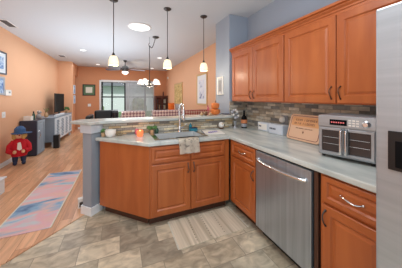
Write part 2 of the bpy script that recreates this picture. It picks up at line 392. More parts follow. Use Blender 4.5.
# outside: patio, cage, hedge, neighbour
struct('floor_patio', B(-6, 8, YB+.12, YB+4.5, -.1, -.02), 'concrete')
struct('ground', B(-20, 22, YB+4.5, YB+30, -.2, -.06), 'green')
cage = thing('patio_screen_frame', 'black metal screen enclosure frame outside the patio door', 'frame', (0, YB+2.5, 0))
for x in (-3.4, -2.2, -.95, -.43, .28, 1.45, 2.7): part('post', B(x-.045, x+.045, -.03, .03, -.02, 2.75), 'black', cage)
for z in (1.44, 2.32): part('rail', B(-3.6, 3.2, -.035, .035, z-.035, z+.035), 'black', cage)
nb = thing('neighbour_house', 'pale stucco house with a low grey roof beyond the patio', 'house', (0, YB+12, 0))
part('wall', B(-9, 9, 0, 6, -.06, 2.6), 'stucco', nb)
part('window', B(-3.6, -2.6, -.04, 0, .9, 2.0), 'ventm', nb)
part('roof', lambda bm: (prism(bm, [(-9.5, -.6), (9.5, -.6), (9.5, 6.6), (-9.5, 6.6)], 2.6, 2.8), box(bm, -7, 7, 1.4, 4.5, 2.8, 3.9)), 'ventm', nb)
for k, (x, s) in enumerate(((-3.4, .9), (-1.6, .7), (1.3, .9))):
    bm_ = lambda bm, s=s: [ball(bm, (random.uniform(-.4, .4), random.uniform(-.3, .3), random.uniform(.3, 1.3)*s), .38*s, seg=10, rings=7) for _ in range(14)]
    o = part('shrub', bm_, 'hedge'); o.location = (x, YB+5.6, -.06)
    tag(o, ['green shrub outside at the left edge of the patio door view', 'green shrub outside behind the middle of the patio door glass', 'green shrub outside behind the drawn vertical blinds'][k], 'shrub', 'garden shrubs behind the patio cage')

# ------------------------------------------------------------------ cabinets
def door_fn(x0, x1, z0, z1, fr=.055, t=.02):
    return lambda bm: rings_panel(bm, x0, x1, z0, z1, [(0, 0), (0, -t+.004), (.004, -t), (fr, -t), (fr+.004, -t+.004), (fr+.010, -t+.011), (fr+.016, -t+.011), (fr+.032, -t+.004), (fr+.036, -t+.003)])
def pull_v(x, z, L=.10, y=-.02):
    def f(bm):
        pts = [(x+.004*math.sin(t*2*PI), y-.03*math.sin(t*PI)**.7, z-L/2+L*t) for t in [i/10 for i in range(11)]]
        tube(bm, pts, [.006]+[.0045]*4+[.006]+[.0045]*4+[.006]); ball(bm, (x, y, z-L/2), .008, seg=8, rings=6); ball(bm, (x, y, z+L/2), .008, seg=8, rings=6)
    return f
def pull_h(x, z, L=.12, y=-.02):
    def f(bm):
        pts = [(x-L/2+L*t, y-.03*math.sin(t*PI)**.7, z+.006*math.sin(t*2*PI)) for t in [i/10 for i in range(11)]]
        tube(bm, pts, [.006]+[.0045]*4+[.006]+[.0045]*4+[.006]); ball(bm, (x-L/2, y, z), .008, seg=8, rings=6); ball(bm, (x+L/2, y, z), .008, seg=8, rings=6)
    return f
def base_cab(label, loc, rz, W, D, doors, drawers, handles, toe=True, depth_fn=None):
    t = thing('base_cabinet', label, 'cabinet', loc, rz)
    if depth_fn:
        def carc(bm):
            box(bm, 0, W, 0, .03, .10, .868); box(bm, 0, .02, .03, D, .10, .868); box(bm, W-.02, W, .03, D, .10, .868); box(bm, .02, W-.02, .03, D, .10, .13)
        part('body', carc, 'cab', t)
    else: part('body', B(0, W, 0, D, .10, .868), 'cab', t)
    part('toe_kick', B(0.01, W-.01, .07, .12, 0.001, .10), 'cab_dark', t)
    for i, (a, b_, z0, z1) in enumerate(doors):
        d = part('door', door_fn(a, b_, z0, z1), 'cab', t)
        h = handles.get(('door', i))
        if h: part('handle', pull_v(*h), 'iron', d, smooth=True)
    for i, (a, b_, z0, z1) in enumerate(drawers):
        d = part('drawer_front', door_fn(a, b_, z0, z1, fr=.032), 'cab', t)
        h = handles.get(('drawer', i))
        if h: part('handle', pull_h(*h), 'chrome', d, smooth=True)
    return t
R90 = -PI/2
base_cab('cherry base cabinet in the inside corner, beside the dishwasher', (1.28, 2.055, 0), R90, .505, .77,
         [(.045, .495, .115, .665)], [(.045, .495, .685, .855)], {('door', 0): (.47, .58), ('drawer', 0): (.27, .77)})
base_cab('cherry base cabinet under the toaster oven, between dishwasher and refrigerator', (1.28, .885, 0), R90, .395, .77,
         [(.02, .385, .115, .665)], [(.02, .385, .685, .855)], {('door', 0): (.045, .58), ('drawer', 0): (.20, .77)})
base_cab('cherry double-door sink cabinet with the towel over its top', (.285, 2.06, 0), 0, .975, .58,
         [(.02, .455, .115, .665), (.465, .90, .115, .665)], [(.02, .455, .685, .855), (.465, .90, .685, .855)],
         {('door', 0): (.425, .59), ('door', 1): (.495, .59)}, depth_fn='sinkbox')
# chamfered end cabinet: plain flat panel at 45 degrees
t = thing('base_cabinet', 'plain-sided angled cherry end cabinet against the grey pier', 'cabinet', (0, 0, 0))
part('body', lambda bm: prism(bm, [(.283, 2.06), (.283, 2.64), (-.15, 2.64), (-.2215, 2.5645)], .10, .868), 'cab', t)
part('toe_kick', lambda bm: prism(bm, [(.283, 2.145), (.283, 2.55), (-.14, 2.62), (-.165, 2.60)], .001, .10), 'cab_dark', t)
# countertop with sink cut-out
SX0, SX1, SY0, SY1 = .385, .965, 2.125, 2.545
ct = part('countertop', lambda bm: prism(bm, [(.27, 2.03), (1.25, 2.03), (1.25, .488), (2.046, .488), (2.046, 2.737), (1.692, 2.737), (1.692, 2.651), (-.197, 2.651), (-.272, 2.575)], .87, .91,
          holes=[[(SX0, SY0), (SX1, SY0), (SX1, SY1), (SX0, SY1)]]), 'counter')
mod = ct.modifiers.new('b', 'BEVEL'); mod.width = .008; mod.segments = 2; mod.limit_method = 'ANGLE'
tag(ct, 'pale grey stone worktop wrapping the corner from pier to refrigerator', 'countertop')
bt = part('bar_top', lambda bm: prism(bm, [(1.685, 2.59), (1.685, 2.95), (-.50, 2.95), (-.56, 2.75), (-.31, 2.50), (-.22, 2.59)], 1.062, 1.098), 'counterP')
mod = bt.modifiers.new('b', 'BEVEL'); mod.width = .009; mod.segments = 3; mod.limit_method = 'ANGLE'
tag(bt, 'raised grey stone bar ledge on top of the half wall', 'countertop')
# sink
sk = thing('sink', 'stainless steel drop-in sink set in the worktop', 'sink', (SX0, SY0, .91))
W_, D_ = SX1-SX0, SY1-SY0
def rim(bm):
    o = .034
    outer = [(-o, -o), (W_+o, -o), (W_+o, D_+o+.02), (-o, D_+o+.02)]
    prism(bm, outer, .0005, .008, holes=[[(.02, .02), (W_-.02, .02), (W_-.02, D_-.055), (.02, D_-.055)]])
part('rim', rim, 'chrome', sk)
def bowl(bm):
    a = [(.02, .02), (W_-.02, .02), (W_-.02, D_-.055), (.02, D_-.055)]
    top = [bm.verts.new((x, y, .003)) for x, y in a]
    mid = [bm.verts.new((x+(.012 if i in (0, 3) else -.012), y+(.012 if i < 2 else -.012), -.16)) for i, (x, y) in enumerate(a)]
    out = [bm.verts.new((x+(-.004 if i in (0, 3) else .004), y+(-.004 if i < 2 else .004), .003)) for i, (x, y) in enumerate(a)]
    ob = [bm.verts.new((x, y, -.164)) for x, y in a]
    for i in range(4):
        j = (i+1) % 4
        bm.faces.new((top[i], top[j], mid[j], mid[i])); bm.faces.new((out[i], out[j], ob[j], ob[i])); bm.faces.new((top[i], top[j], out[j], out[i]))
    bm.faces.new(mid); bm.faces.new(ob)
part('bowl', bowl, 'sink', sk)
part('drain', lambda bm: lathe(bm, [(.04, -.159), (.04, -.156), (.03, -.156), (.028, -.158)], 16, (W_/2, D_/2, 0)), 'chrome', sk)
# faucet
fx, fy = .77, 2.565
fa = thing('faucet', 'tall brushed nickel gooseneck faucet behind the sink', 'faucet', (fx, fy, .917))
part('base', lambda bm: lathe(bm, [(.03, 0), (.03, .008), (.022, .014), (.020, .06), (.017, .075)], 18), 'chrome', fa, smooth=True)
part('spout', lambda bm: tube(bm, [(0, 0, .06), (0, 0, .27)]+[(0, -.09+.09*math.cos(a), .29+.09*math.sin(a)) for a in [PI*k/10 for k in range(11)]]+[(0, -.18, .22)], .0135, 12), 'chrome', fa, smooth=True)
part('spray_head', lambda bm: lathe(bm, [(.013, .16), (.019, .17), (.018, .22), (.013, .235)], 14, (0, -.18, 0)), 'chrome', fa, smooth=True)
part('lever', lambda bm: (tube(bm, [(.015, 0, .045), (.045, 0, .05)], .012, 10), tube(bm, [(.045, 0, .05), (.075, -.02, .085), (.10, -.03, .10)], [.008, .006, .007], 8)), 'chrome', fa, smooth=True)

# dishwasher
dw = thing('dishwasher', 'stainless steel dishwasher with a bowed bar handle, under the worktop', 'dishwasher', (1.28, 1.545, 0), R90)
part('body', B(.004, .652, .0, .70, .10, .865), 'black', dw)
part('door_panel', B(.008, .608, -.028, -.001, .105, .855, bev=.006), 'steel', dw)
part('toe_kick', B(.01, .65, .06, .10, .001, .10), 'black', dw)
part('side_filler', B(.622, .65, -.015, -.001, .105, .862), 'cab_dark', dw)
def dwh(bm):
    pts = [(.04+.53*t, -.035-.045*math.sin(PI*t)**.6, .775-.0*t) for t in [i/16 for i in range(17)]]
    tube(bm, pts, .013, 10); ball(bm, (.045, -.032, .775), .017, seg=10, rings=8); ball(bm, (.565, -.032, .775), .017, seg=10, rings=8)
part('handle', dwh, 'chrome', dw, smooth=True)

# upper cabinets
def upper(label, y1, W, doors, hs):
    t = thing('wall_cabinet', label, 'cabinet', (1.73, y1, 1.325), R90)
    part('body', B(0, W, 0, .325, 0, .785), 'cab', t)
    for i, (a, b_) in enumerate(doors):
        d = part('door', door_fn(a, b_, .01, .77, fr=.06), 'cab', t)
        part('handle', pull_v(hs[i], .10, L=.105), 'bronze', d, smooth=True)
    return t
upper('pair of cherry wall cupboards nearest the corner, above the bottle', 2.715, 1.10, [(.015, .54), (.545, 1.09)], (.505, .58))
upper('wide cherry wall cupboards above the cutting board and toaster oven', 1.613, 1.125, [(.005, .56), (.567, 1.115)], (.525, .60))
def crown(bm):
    prof = [(0, -.02), (-.014, -.016), (-.014, .008), (-.022, .010), (-.022, .024), (-.042, .040), (-.042, .050), (-.062, .056), (-.062, .078), (0, .078)]
    path = [((2.05, 2.72), None), ((1.73, 2.72), None), ((1.73, .47), None)]
    ls = []
    for (x, y) in ((1.73, 2.722), (1.73, .49)):
        ls.append([bm.verts.new((x+dx, y, 2.112+dz)) for dx, dz in prof])
    for i in range(len(prof)): bm.faces.new((ls[0][i], ls[0][(i+1) % 10], ls[1][(i+1) % 10], ls[1][i]))
    bm.faces.new(ls[0]); bm.faces.new(ls[1][::-1])
cr = part('crown_molding', crown, 'cab'); tag(cr, 'stepped cherry crown molding along the top of the wall cupboards', 'molding')
part('top_board', B(1.731, 2.05, .49, 2.72, 2.112, 2.125), 'cab', cr)

# refrigerator
fr = thing('refrigerator', 'tall stainless steel refrigerator at the right edge of the kitchen', 'refrigerator', (1.065, .482, 0), R90)
part('body', B(0, .91, .065, .93, .02, 1.76), 'ventm', fr)
def fdoor(a, b_): return B(a, b_, 0, .06, .04, 1.78, bev=.008)
fd = part('freezer_door', fdoor(.0, .445), 'steelH', fr)
part('fridge_door', fdoor(.452, .91), 'steelH', fr)
ds = part('dispenser', B(.045, .36, -.006, -.0005, 1.075, 1.24, bev=.003), 'black', fd)
part('dispenser_cavity', B(.07, .335, -.010, -.006, 1.09, 1.2, bev=.002), 'screen', ds)
for x in (.405, .49): part('handle', lambda bm, x=x: tube(bm, [(x, -.0, .7), (x, -.05, .74), (x, -.055, 1.1), (x, -.05, 1.5), (x, 0, 1.54)], .012, 10), 'chrome', fd if x < .45 else fr, smooth=True)
part('foot', B(.05, .1, .2, .25, 0, .02), 'black', fr); part('foot', B(.81, .86, .2, .25, 0, .02), 'black', fr)

# toaster oven
ax, ay = 1.495, 1.055; bx_, by_ = 1.585, .705
L_ = math.hypot(bx_-ax, by_-ay); ang = math.atan2(by_-ay, bx_-ax)
to = thing('toaster_oven', 'stainless french-door toaster oven on the worktop beside the refrigerator', 'toaster oven', (ax, ay, .911), ang)
DD = .34
part('body', B(0, L_, 0, DD, .02, .335, bev=.012), 'steelH', to)
part('control_panel', B(.004, L_-.004, -.012, .0, .245, .332, bev=.005), 'steelH', to)
dsp = part('display', B(.085, .195, -.015, -.012, .262, .305), 'screen', to)
def digits(bm):
    for k in range(6): box(bm, .095+k*.015, .095+k*.015+.009, -.0162, -.0151, .279, .288)
part('digit_row', digits, flat('lit_digits', srgb(210, 90, 90), .5, emit=(1, .3, .3, 1), es=.4), dsp)
for i in range(3):
    for j in range(3): part('button', B(.205+i*.022, .222+i*.022, -.016, -.012, .262+j*.018, .273+j*.018, bev=.001), 'whitegloss', to)
part('dial', lambda bm: lathe(bm, [(.024, -.012), (.024, -.020), (.018, -.024), (.017, -.045), (.014, -.048)], 20, (L_-.055, 0, .285), axis='Y'), 'chrome', to, smooth=True)
for s, (a, b_) in enumerate(((.012, L_/2-.004), (L_/2+.004, L_-.012))):
    d = part('oven_door', (lambda bm, a=a, b_=b_: rings_panel(bm, a, b_, .035, .238, [(0, 0), (0, -.012), (.003, -.015), (.018, -.015), (.02, -.008)])), 'steelH', to)
    part('door_glass', B(a+.02, b_-.02, -.011, -.0085, .055, .218), 'darkglass', d)
    for z in (.115, .165): part('rack', (lambda bm, a=a, b_=b_, z=z: tube(bm, [(a+.025, -.0125, z), (b_-.025, -.0125, z)], .0016, 6)), 'chrome', d)
    hx = b_-.012 if s == 0 else a+.012
    part('handle', (lambda bm, hx=hx: tube(bm, [(hx, -.012, .05), (hx, -.045, .055), (hx, -.05, .14), (hx, -.045, .225), (hx, -.012, .23)], .0085, 10)), 'chrome', d, smooth=True)
for x, y in ((.03, .03), (L_-.03, .03), (.03, DD-.03), (L_-.03, DD-.03)): part('foot', (lambda bm, x=x, y=y: lathe(bm, [(.012, 0), (.014, .02)], 10, (x, y, 0))), 'black', to)

# cutting board sign leaning on the backsplash
cb = thing('cutting_board', 'rounded maple cutting board with printed words, leaning on the backsplash', 'cutting board', (1.79, 1.66, .912), R90)
cb.rotation_euler = (0, 0, R90)
tilt = math.radians(-19)
cbi = {}
def rrect(x0, x1, z0, z1, r, n=5):
    pts = []
    for cx, cz, a0 in ((x1-r, z0+r, -PI/2), (x1-r, z1-r, 0), (x0+r, z1-r, PI/2), (x0+r, z0+r, PI)):
        for k in range(n+1): a = a0+PI/2*k/n; pts.append((cx+r*math.cos(a), cz+r*math.sin(a)))
    return pts
def slab(bm, pts, y0, y1):
    f = [bm.verts.new((x, y0, z)) for x, z in pts]; g = [bm.verts.new((x, y1, z)) for x, z in pts]
    n = len(pts); bm.faces.new(f[::-1]); bm.faces.new(g)
    for i in range(n): bm.faces.new((f[i], f[(i+1) % n], g[(i+1) % n], g[i]))
def cbpart(name, fn, mat, par=cb):
    o = part(name, fn, mat, par); 
    if par is cb: o.rotation_euler = (tilt, 0, 0)
    return o
bd = cbpart('board', lambda bm: slab(bm, rrect(0, .40, .006, .30, .035), 0, .018), 'maple')
def ringf(bm):
    o = rrect(.018, .382, .024, .282, .028); i_ = rrect(.024, .376, .03, .276, .023); n = len(o)
    f = [bm.verts.new((x, -.0012, z)) for x, z in o]; g = [bm.verts.new((x, -.0012, z)) for x, z in i_]
    f2 = [bm.verts.new((x, 0.0, z)) for x, z in o]
    for k in range(n): bm.faces.new((f[k], f[(k+1) % n], g[(k+1) % n], g[k])); bm.faces.new((f[k], f[(k+1) % n], f2[(k+1) % n], f2[k]))
part('border_line', ringf, 'maroon', bd)
part('amber_band', lambda bm: slab(bm, rrect(.03, .37, .165, .27, .02), -.001, 0), 'maple_top', bd)
def glyphs(rows, seed):
    rnd = random.Random(seed)
    def f(bm):
        for z, h, x0, x1, wd in rows:
            x = x0
            while x < x1:
                k = rnd.choice('IELOH'); t_ = h*.2
                for a in {'I': [(0, .2, 0, 1)], 'E': [(0, .2, 0, 1), (0, .7, 0, .2), (0, .6, .4, .6), (0, .7, .8, 1)], 'L': [(0, .2, 0, 1), (0, .7, 0, .2)],
                          'O': [(0, .2, 0, 1), (.55, .75, 0, 1), (0, .7, 0, .2), (0, .7, .8, 1)], 'H': [(0, .2, 0, 1), (.55, .75, 0, 1), (0, .7, .4, .6)]}[k]:
                    box(bm, x+a[0]*wd, x+a[1]*wd, -.0022, -.0011, z+a[2]*h, z+a[3]*h)
                x += wd*(1.0 if rnd.random() > .15 else 1.9)
    return f
part('lettering', glyphs([(.222, .024, .08, .32, .022), (.182, .024, .07, .33, .022), (.135, .010, .10, .30, .014)], 3), 'inkbrown', bd)
part('emblem', lambda bm: slab(bm, [(.2+.013*math.cos(a)*(1 if k % 2 else .5), .10+.016*math.sin(a)*(1 if k % 2 else .5)) for k, a in enumerate([2*PI*k/10 for k in range(10)])], -.0022, -.0001), 'inkbrown', bd)

# ------------------------------------------------------------------ towel, mats
def towel(bm):
    prof = []
    for y, z in [(2.165, .9185), (2.10, .9185), (2.06, .9165), (2.03, .9145), (2.0225, .910), (2.020, .89), (2.018, .86), (2.016, .80), (2.015, .76)]: prof.append((y, z))
    x0, x1, n = .60, .84, 12
    g = [[bm.verts.new((x0+(x1-x0)*i/n+ (.006*math.sin(j)), y-(.005*math.sin(i*1.3)+.005 if z < .9 else 0), z)) for i in range(n+1)] for j, (y, z) in enumerate(prof)]
    for a, b_ in zip(g, g[1:]):
        for i in range(n): bm.faces.new((a[i], a[i+1], b_[i+1], b_[i]))
    r = bmesh.ops.solidify(bm, geom=bm.faces[:], thickness=-.004)
o = part('dish_towel', towel, 'towel', smooth=True); tag(o, 'cream printed dish towel draped over the front of the sink', 'towel')
def matf(x0, x1, y0, y1, h, stripes=False):
    return lambda bm: box(bm, x0, x1, y0, y1, 0.001, h, bev=.003)
km = part('kitchen_mat', matf(.50, 1.25, 1.66, 2.09, .008), 'mat'); tag(km, 'beige striped kitchen mat on the tile in front of the sink', 'rug')
for fx0 in (.485, 1.248):
    part('fringe', (lambda bm, fx0=fx0: [box(bm, fx0, fx0+.017, 1.667+k*.0106, 1.672+k*.0106, .0015, .004) for k in range(40)]), 'paper', km)
def dots(bm):
    for k in range(10):
        for x in (.68, .83, .98): box(bm, x+.003*k, x+.008+.003*k, 1.70+k*.038, 1.706+k*.038, .008, .0095)
part('woven_dots', dots, 'black', km)
rn = part('runner_rug', matf(-1.17, -.685, 2.48, 4.25, .008), 'runner'); tag(rn, 'long pink and blue watercolour runner rug on the wood floor', 'rug')
part('edge_binding', lambda bm: (box(bm, -.685, -.672, 2.48, 4.25, .001, .010), box(bm, -1.183, -1.17, 2.48, 4.25, .001, .010)), 'paper', rn)

# ------------------------------------------------------------------ pendants
def pendant(label, x, y):
    t = thing('pendant_lamp', label, 'pendant lamp', (x, y, CZ), 0, 'mini pendants over the bar')
    part('canopy', lambda bm: lathe(bm, [(.06, -.0), (.06, -.010), (.045, -.022), (.012, -.030)], 20), 'iron', t, smooth=True)
    part('stem', lambda bm: tube(bm, [(0, 0, -.02), (0, 0, -.78)], .0055, 8), 'iron', t)
    part('socket_cap', lambda bm: lathe(bm, [(.008, -.755), (.014, -.77), (.020, -.79), (.034, -.803), (.036, -.815)], 16), 'iron', t, smooth=True)
    part('lamp_shade', lambda bm: lathe(bm, [(.034, -.805), (.052, -.825), (.062, -.86), (.066, -.90), (.065, -.94), (.059, -.94), (.057, -.90)], 20), 'shade', t, smooth='all')
    point('pendant_bulb', (x, y, CZ-1.0), 5)
    return t
pendant('left pendant lamp with a cream glass shade, above the pier end of the bar', -.085, 3.0)
pendant('middle pendant lamp with a cream glass shade, above the sink and faucet', .69, 2.97)
pendant('right pendant lamp with a cream glass shade, nearest the blue column', 1.33, 3.0)
# big flush light
t = thing('flush_ceiling_light', 'large round flush ceiling light beyond the bar', 'ceiling light', (.357, 3.93, CZ))
part('trim_ring', lambda bm: lathe(bm, [(.225, -.0005), (.225, -.012), (.195, -.02), (.195, -.012)], 36), 'white', t, smooth=True)
part('diffuser', lambda bm: lathe(bm, [(.196, -.008), (.19, -.018), (.10, -.024)], 36), 'led', t, smooth='all')
def recessed(label, x, y, r=.09):
    t = thing('recessed_light', label, 'ceiling light', (x, y, CZ), 0, 'recessed ceiling lights')
    part('trim_ring', lambda bm: lathe(bm, [(r, -.0005), (r, -.006), (r*.8, -.008)], 24), 'white', t)
    part('diffuser', lambda bm: lathe(bm, [(r*.79, -.009), (r*.7, -.011)], 24), 'led', t)
recessed('nearest recessed ceiling light on the left, before the ceiling fan', -1.0, 6.5)
recessed('far recessed ceiling light on the left, close to the back wall', -.85, 9.0)
recessed('recessed ceiling light right of the chandelier, nearer one', 1.28, 6.7)
recessed('recessed ceiling light right of the chandelier, farther one', 1.4, 9.2)
def vent(label, x, y, w_, d_, rz=0):
    t = thing('ceiling_vent', label, 'vent', (x, y, CZ), rz)
    part('frame', lambda bm: prism(bm, [(-w_/2, -d_/2), (w_/2, -d_/2), (w_/2, d_/2), (-w_/2, d_/2)], -.01, -.001, holes=[[(-w_/2+.02, -d_/2+.02), (w_/2-.02, -d_/2+.02), (w_/2-.02, d_/2-.02), (-w_/2+.02, d_/2-.02)]]), 'white', t)
    n = 7
    for k in range(n):
        yy = -d_/2+.03+(d_-.06)*k/(n-1)
        part('slat', (lambda bm, yy=yy: box(bm, -w_/2+.02, w_/2-.02, yy-.005, yy+.005, -.008, -.002)), 'ventm', t)
    part('backing', B(-w_/2+.018, w_/2-.018, -d_/2+.018, d_/2-.018, -.002, -.0008), 'iron', t)
vent('white slatted air vent on the ceiling near the left wall', -1.95, 4.73, .16, .42)
vent('small slatted air vent on the ceiling, far left by the hall opening', -1.79, 7.69, .2, .35)
sd = part('motion_sensor', lambda bm: box(bm, XR-.05, XR-.001, 9.35, 9.42, 2.33, 2.44, bev=.01), 'white'); tag(sd, 'small white motion sensor high on the right living room wall', 'sensor')

# ceiling fan
t = thing('ceiling_fan', 'dark ceiling fan with a bowl light in the living room', 'ceiling fan', (.18, 7.7, CZ), .15)
part('canopy', lambda bm: lathe(bm, [(.07, 0), (.07, -.03), (.03, -.06)], 18), 'iron', t, smooth=True)
part('downrod', lambda bm: tube(bm, [(0, 0, -.05), (0, 0, -.22)], .015, 8), 'iron', t)
part('motor', lambda bm: lathe(bm, [(.03, -.19), (.10, -.22), (.13, -.27), (.13, -.34), (.10, -.39), (.07, -.41)], 24), 'iron', t, smooth=True)
part('light_bowl', lambda bm: lathe(bm, [(.10, -.41), (.125, -.43), (.11, -.48), (.06, -.52), (.01, -.53)], 20), 'shadew', t, smooth='all')
for k in range(5):
    a = 2*PI*k/5
    def blade(bm, a=a):
        pts = [(.17, -.05), (.30, -.075), (.66, -.09), (.74, -.06), (.76, 0), (.74, .06), (.66, .09), (.30, .075), (.17, .05)]
        prism(bm, pts, -.335, -.325)
        bmesh.ops.rotate(bm, verts=bm.verts, cent=(0, 0, -.33), matrix=Matrix.Rotation(.3, 3, 'X'))
        bmesh.ops.rotate(bm, verts=bm.verts, cent=(0, 0, 0), matrix=Matrix.Rotation(a, 3, 'Z'))
    bb_ = part('blade', blade, 'bladem', t)
    part('bracket', (lambda bm, a=a: tube(bm, [(.11*math.cos(a), .11*math.sin(a), -.33), (.2*math.cos(a), .2*math.sin(a), -.34)], .018, 6)), 'iron', bb_)
point('fan_bulb', (.18, 8.0, 2.18), 8, (1, .85, .65))

# swagged chandelier
cx, cy = .63, 4.52
t = thing('chandelier', 'iron chandelier with upturned white glass cups on a swagged chain', 'chandelier', (cx, cy, 0))
part('canopy', lambda bm: lathe(bm, [(.075, CZ-.0005), (.075, CZ-.012), (.05, CZ-.03), (.015, CZ-.035)], 20, (.13, -.07, 0)), 'iron', t, smooth=True)
def chain(bm):
    pts = []
    for k in range(21):
        s = k/20; pts.append((.12*(1-s)+.0, -.065*(1-s), CZ-.03-.17*s-.20*math.sin(PI*s)**1.0*(.6)))
    for k in range(20):
        a, b_ = Vector(pts[k]), Vector(pts[k+1]); mid = (a+b_)/2; d = (b_-a).normalized(); n = d.orthogonal().normalized()
        if k % 2: n = d.cross(n)
        l = (b_-a).length*.75
        tube(bm, [mid+d*l*math.cos(2*PI*q/8)+n*.010*math.sin(2*PI*q/8) for q in range(9)], .003, 5)
part('chain', chain, 'iron', t)
part('hook', lambda bm: tube(bm, [(0, 0, CZ-.13), (-.02, .0, CZ-.17), (-.01, 0, CZ-.21), (0, 0, CZ-.22)], .007, 6), 'iron', t)
part('ceiling_hook_stem', lambda bm: tube(bm, [(0, 0, CZ-.001), (0, 0, CZ-.15)], .003, 6), 'iron', t)
part('stem', lambda bm: tube(bm, [(0, 0, CZ-.2), (0, 0, 1.70)], .008, 8), 'iron', t)
part('hub', lambda bm: lathe(bm, [(.008, 1.62), (.03, 1.65), (.022, 1.69), (.035, 1.74), (.012, 1.80)], 14), 'iron', t, smooth=True)
for k in range(5):
    a = 2*PI*k/5+.3; c, s = math.cos(a), math.sin(a)
    ar = part('arm', (lambda bm, c=c, s=s: tube(bm, [(.02*c, .02*s, 1.69), (.08*c, .08*s, 1.65), (.15*c, .15*s, 1.64), (.19*c, .19*s, 1.66), (.20*c, .20*s, 1.70)], .006, 6)), 'iron', t, smooth=True)
    part('lamp_shade', (lambda bm, c=c, s=s: lathe(bm, [(.022, 1.81), (.038, 1.80), (.055, 1.76), (.075, 1.70), (.069, 1.70), (.05, 1.75)], 14, (.20*c, .20*s, 0))), 'shadew', ar, smooth='all')
point('chandelier_bulb', (cx, cy, 1.60), 8, (1, .9, .75))

# ------------------------------------------------------------------ pictures
def frame(name, label, x, y, z, w_, h_, rz, fm, art, fw=.03, mat=None, cat='picture'):
    """hangs on a wall; local front is -y"""
    t = thing(name, label, cat, (x, y, z), rz)
    def f(bm):
        slab_o = [(-w_/2, 0), (w_/2, 0), (w_/2, h_), (-w_/2, h_)]
        rings_panel(bm, -w_/2, w_/2, 0, h_, [(0, -.001), (0, -.022), (.006, -.026), (fw-.006, -.022), (fw, -.012)])
    part('frame', f, fm, t)
    ins = fw
    if mat:
        part('mat_board', B(-w_/2+ins, w_/2-ins, -.0145, -.0125, ins, h_-ins), mat, t); ins += min(w_, h_)*.17
    part('artwork', B(-w_/2+ins, w_/2-ins, -.017, -.0147, ins, h_-ins), art, t)
    return t
frame('framed_print', 'black-framed small print with green mat on the back wall', -1.28, YB, 1.49, .50, .50, 0, 'black', 'paper', .035, 'greenmat')
frame('framed_painting', 'wide gold-framed leaf painting on the right wall, above the orange pillow', XR, 7.6, 1.12, 1.15, .88, -PI/2, 'gold', 'leafart', .06)
frame('framed_painting', 'gold-framed pale print with white mat on the right wall near the column', XR, 5.15, 1.17, .76, .93, -PI/2, 'gold', 'paleart', .05, 'white')
frame('framed_print', 'small silver-framed photo hanging on the blue column', 1.69, 3.045, 1.44, .22, .32, -PI/2, 'whitegloss', 'ventm', .02, 'silverframe')
frame('framed_painting', 'upper of the two blue framed paintings on the left wall', XL, 4.88, 1.85, .55, .45, PI/2, 'navy', 'blueart', .03, 'sidewhite')
frame('framed_painting', 'lower of the two blue framed paintings on the left wall', XL, 4.81, 1.44, .55, .36, PI/2, 'silverframe', 'blueart', .04)
frame('wall_plaque', 'upper pale blue plaque hanging beside the hall opening past the television', -1.71, 9.06, 1.54, .30, .36, PI/2, 'sidewhite', 'blueart', .02, cat='plaque')
frame('wall_plaque', 'lower pale blue plaque hanging beside the hall opening past the television', -1.71, 9.08, 1.16, .28, .33, PI/2, 'sidewhite', 'blueart', .02, cat='plaque')
t = thing('thermostat', 'white thermostat box on the left wall beside the blue paintings', 'thermostat', (XL, 5.20, 1.43), PI/2)
part('housing', B(-.11, .11, -.035, -.0005, 0, .12, bev=.008), 'whitegloss', t)
part('display', B(0.0, .06, -.037, -.035, .05, .085), 'ventm', t)
def switch(label, x, y, z, rz):
    t = thing('light_switch', label, 'light switch', (x, y, z), rz)
    part('plate', B(-.06, .06, -.008, -.0005, 0, .12, bev=.003), 'white', t)
    part('toggle', B(-.012, .012, -.014, -.008, .035, .085, bev=.002), 'whitegloss', t)
switch('white light switch on the left wall near the frame edge', XL, 5.08, .98, PI/2)
switch('white light switch on the back wall under the black-framed print', -1.27, YB, 1.0, 0)
t = thing('power_outlet', 'white round plug cover in the stone backsplash beside the cutting board', 'outlet', (KX-.0125, 1.95, 1.085), -PI/2)
part('cover', lambda bm: lathe(bm, [(.045, 0), (.045, -.02), (.03, -.035)], 20, (0, 0, 0), axis='Y'), 'whitegloss', t, smooth=True)
part('plate', B(-.02, .09, -.006, -.0005, -.06, .06, bev=.002), 'ventm', t)

# ------------------------------------------------------------------ left wall furniture
t = thing('sideboard', 'pale blue white sideboard with fretwork doors, holding the television', 'sideboard', (-1.70, 6.54, 0), PI/2)
# local: x along +Y(world), front -y -> +X world
part('body', B(0, 2.0, 0, .43, .14, .80), 'slate', t)
part('top', B(-.02, 2.02, -.02, .435, .80, .83, bev=.005), 'slate', t)
for x in (.03, 1.93):
    for y in (.02, .37): part('leg', B(x, x+.05, y, y+.05, 0.001, .14), 'sidewhite', t)
for k in range(4):
    a = .02+k*.49
    d = part('door', door_fn(a, a+.48, .15, .79, fr=.05), 'sidewhite', t)
    def fret(bm, a=a):
        cx_, cz_ = a+.24, .47
        for q in range(6):
            zz = .25+q*.088
            tube(bm, [(cx_+.10*math.cos(u_), -.018, zz+.045*math.sin(u_)) for u_ in [2*PI*i/12 for i in range(13)]], .010, 5)
            tube(bm, [(cx_+.05*math.cos(u_), -.018, zz+.045*math.sin(u_)) for u_ in [2*PI*i/12 for i in range(13)]], .008, 5)
    part('fretwork', fret, 'slate', d)
    part('knob', (lambda bm, a=a, k=k: ball(bm, (a+(.45 if k % 2 == 0 else .03), -.03, .47), .014, seg=8, rings=6)), 'chrome', d)
t = thing('television', 'black flat screen television on the sideboard', 'television', (-1.90, 7.85, .831), PI/2-.02)
part('stand', lambda bm: (box(bm, -.25, .25, -.09, .09, 0, .015, bev=.004), box(bm, -.05, .05, -.015, .02, .01, .10)), 'black', t)
part('housing', B(-.46, .46, -.02, .02, .08, .70, bev=.006), 'black', t)
part('screen', B(-.445, .445, -.022, -.02, .095, .685), 'screen', t)
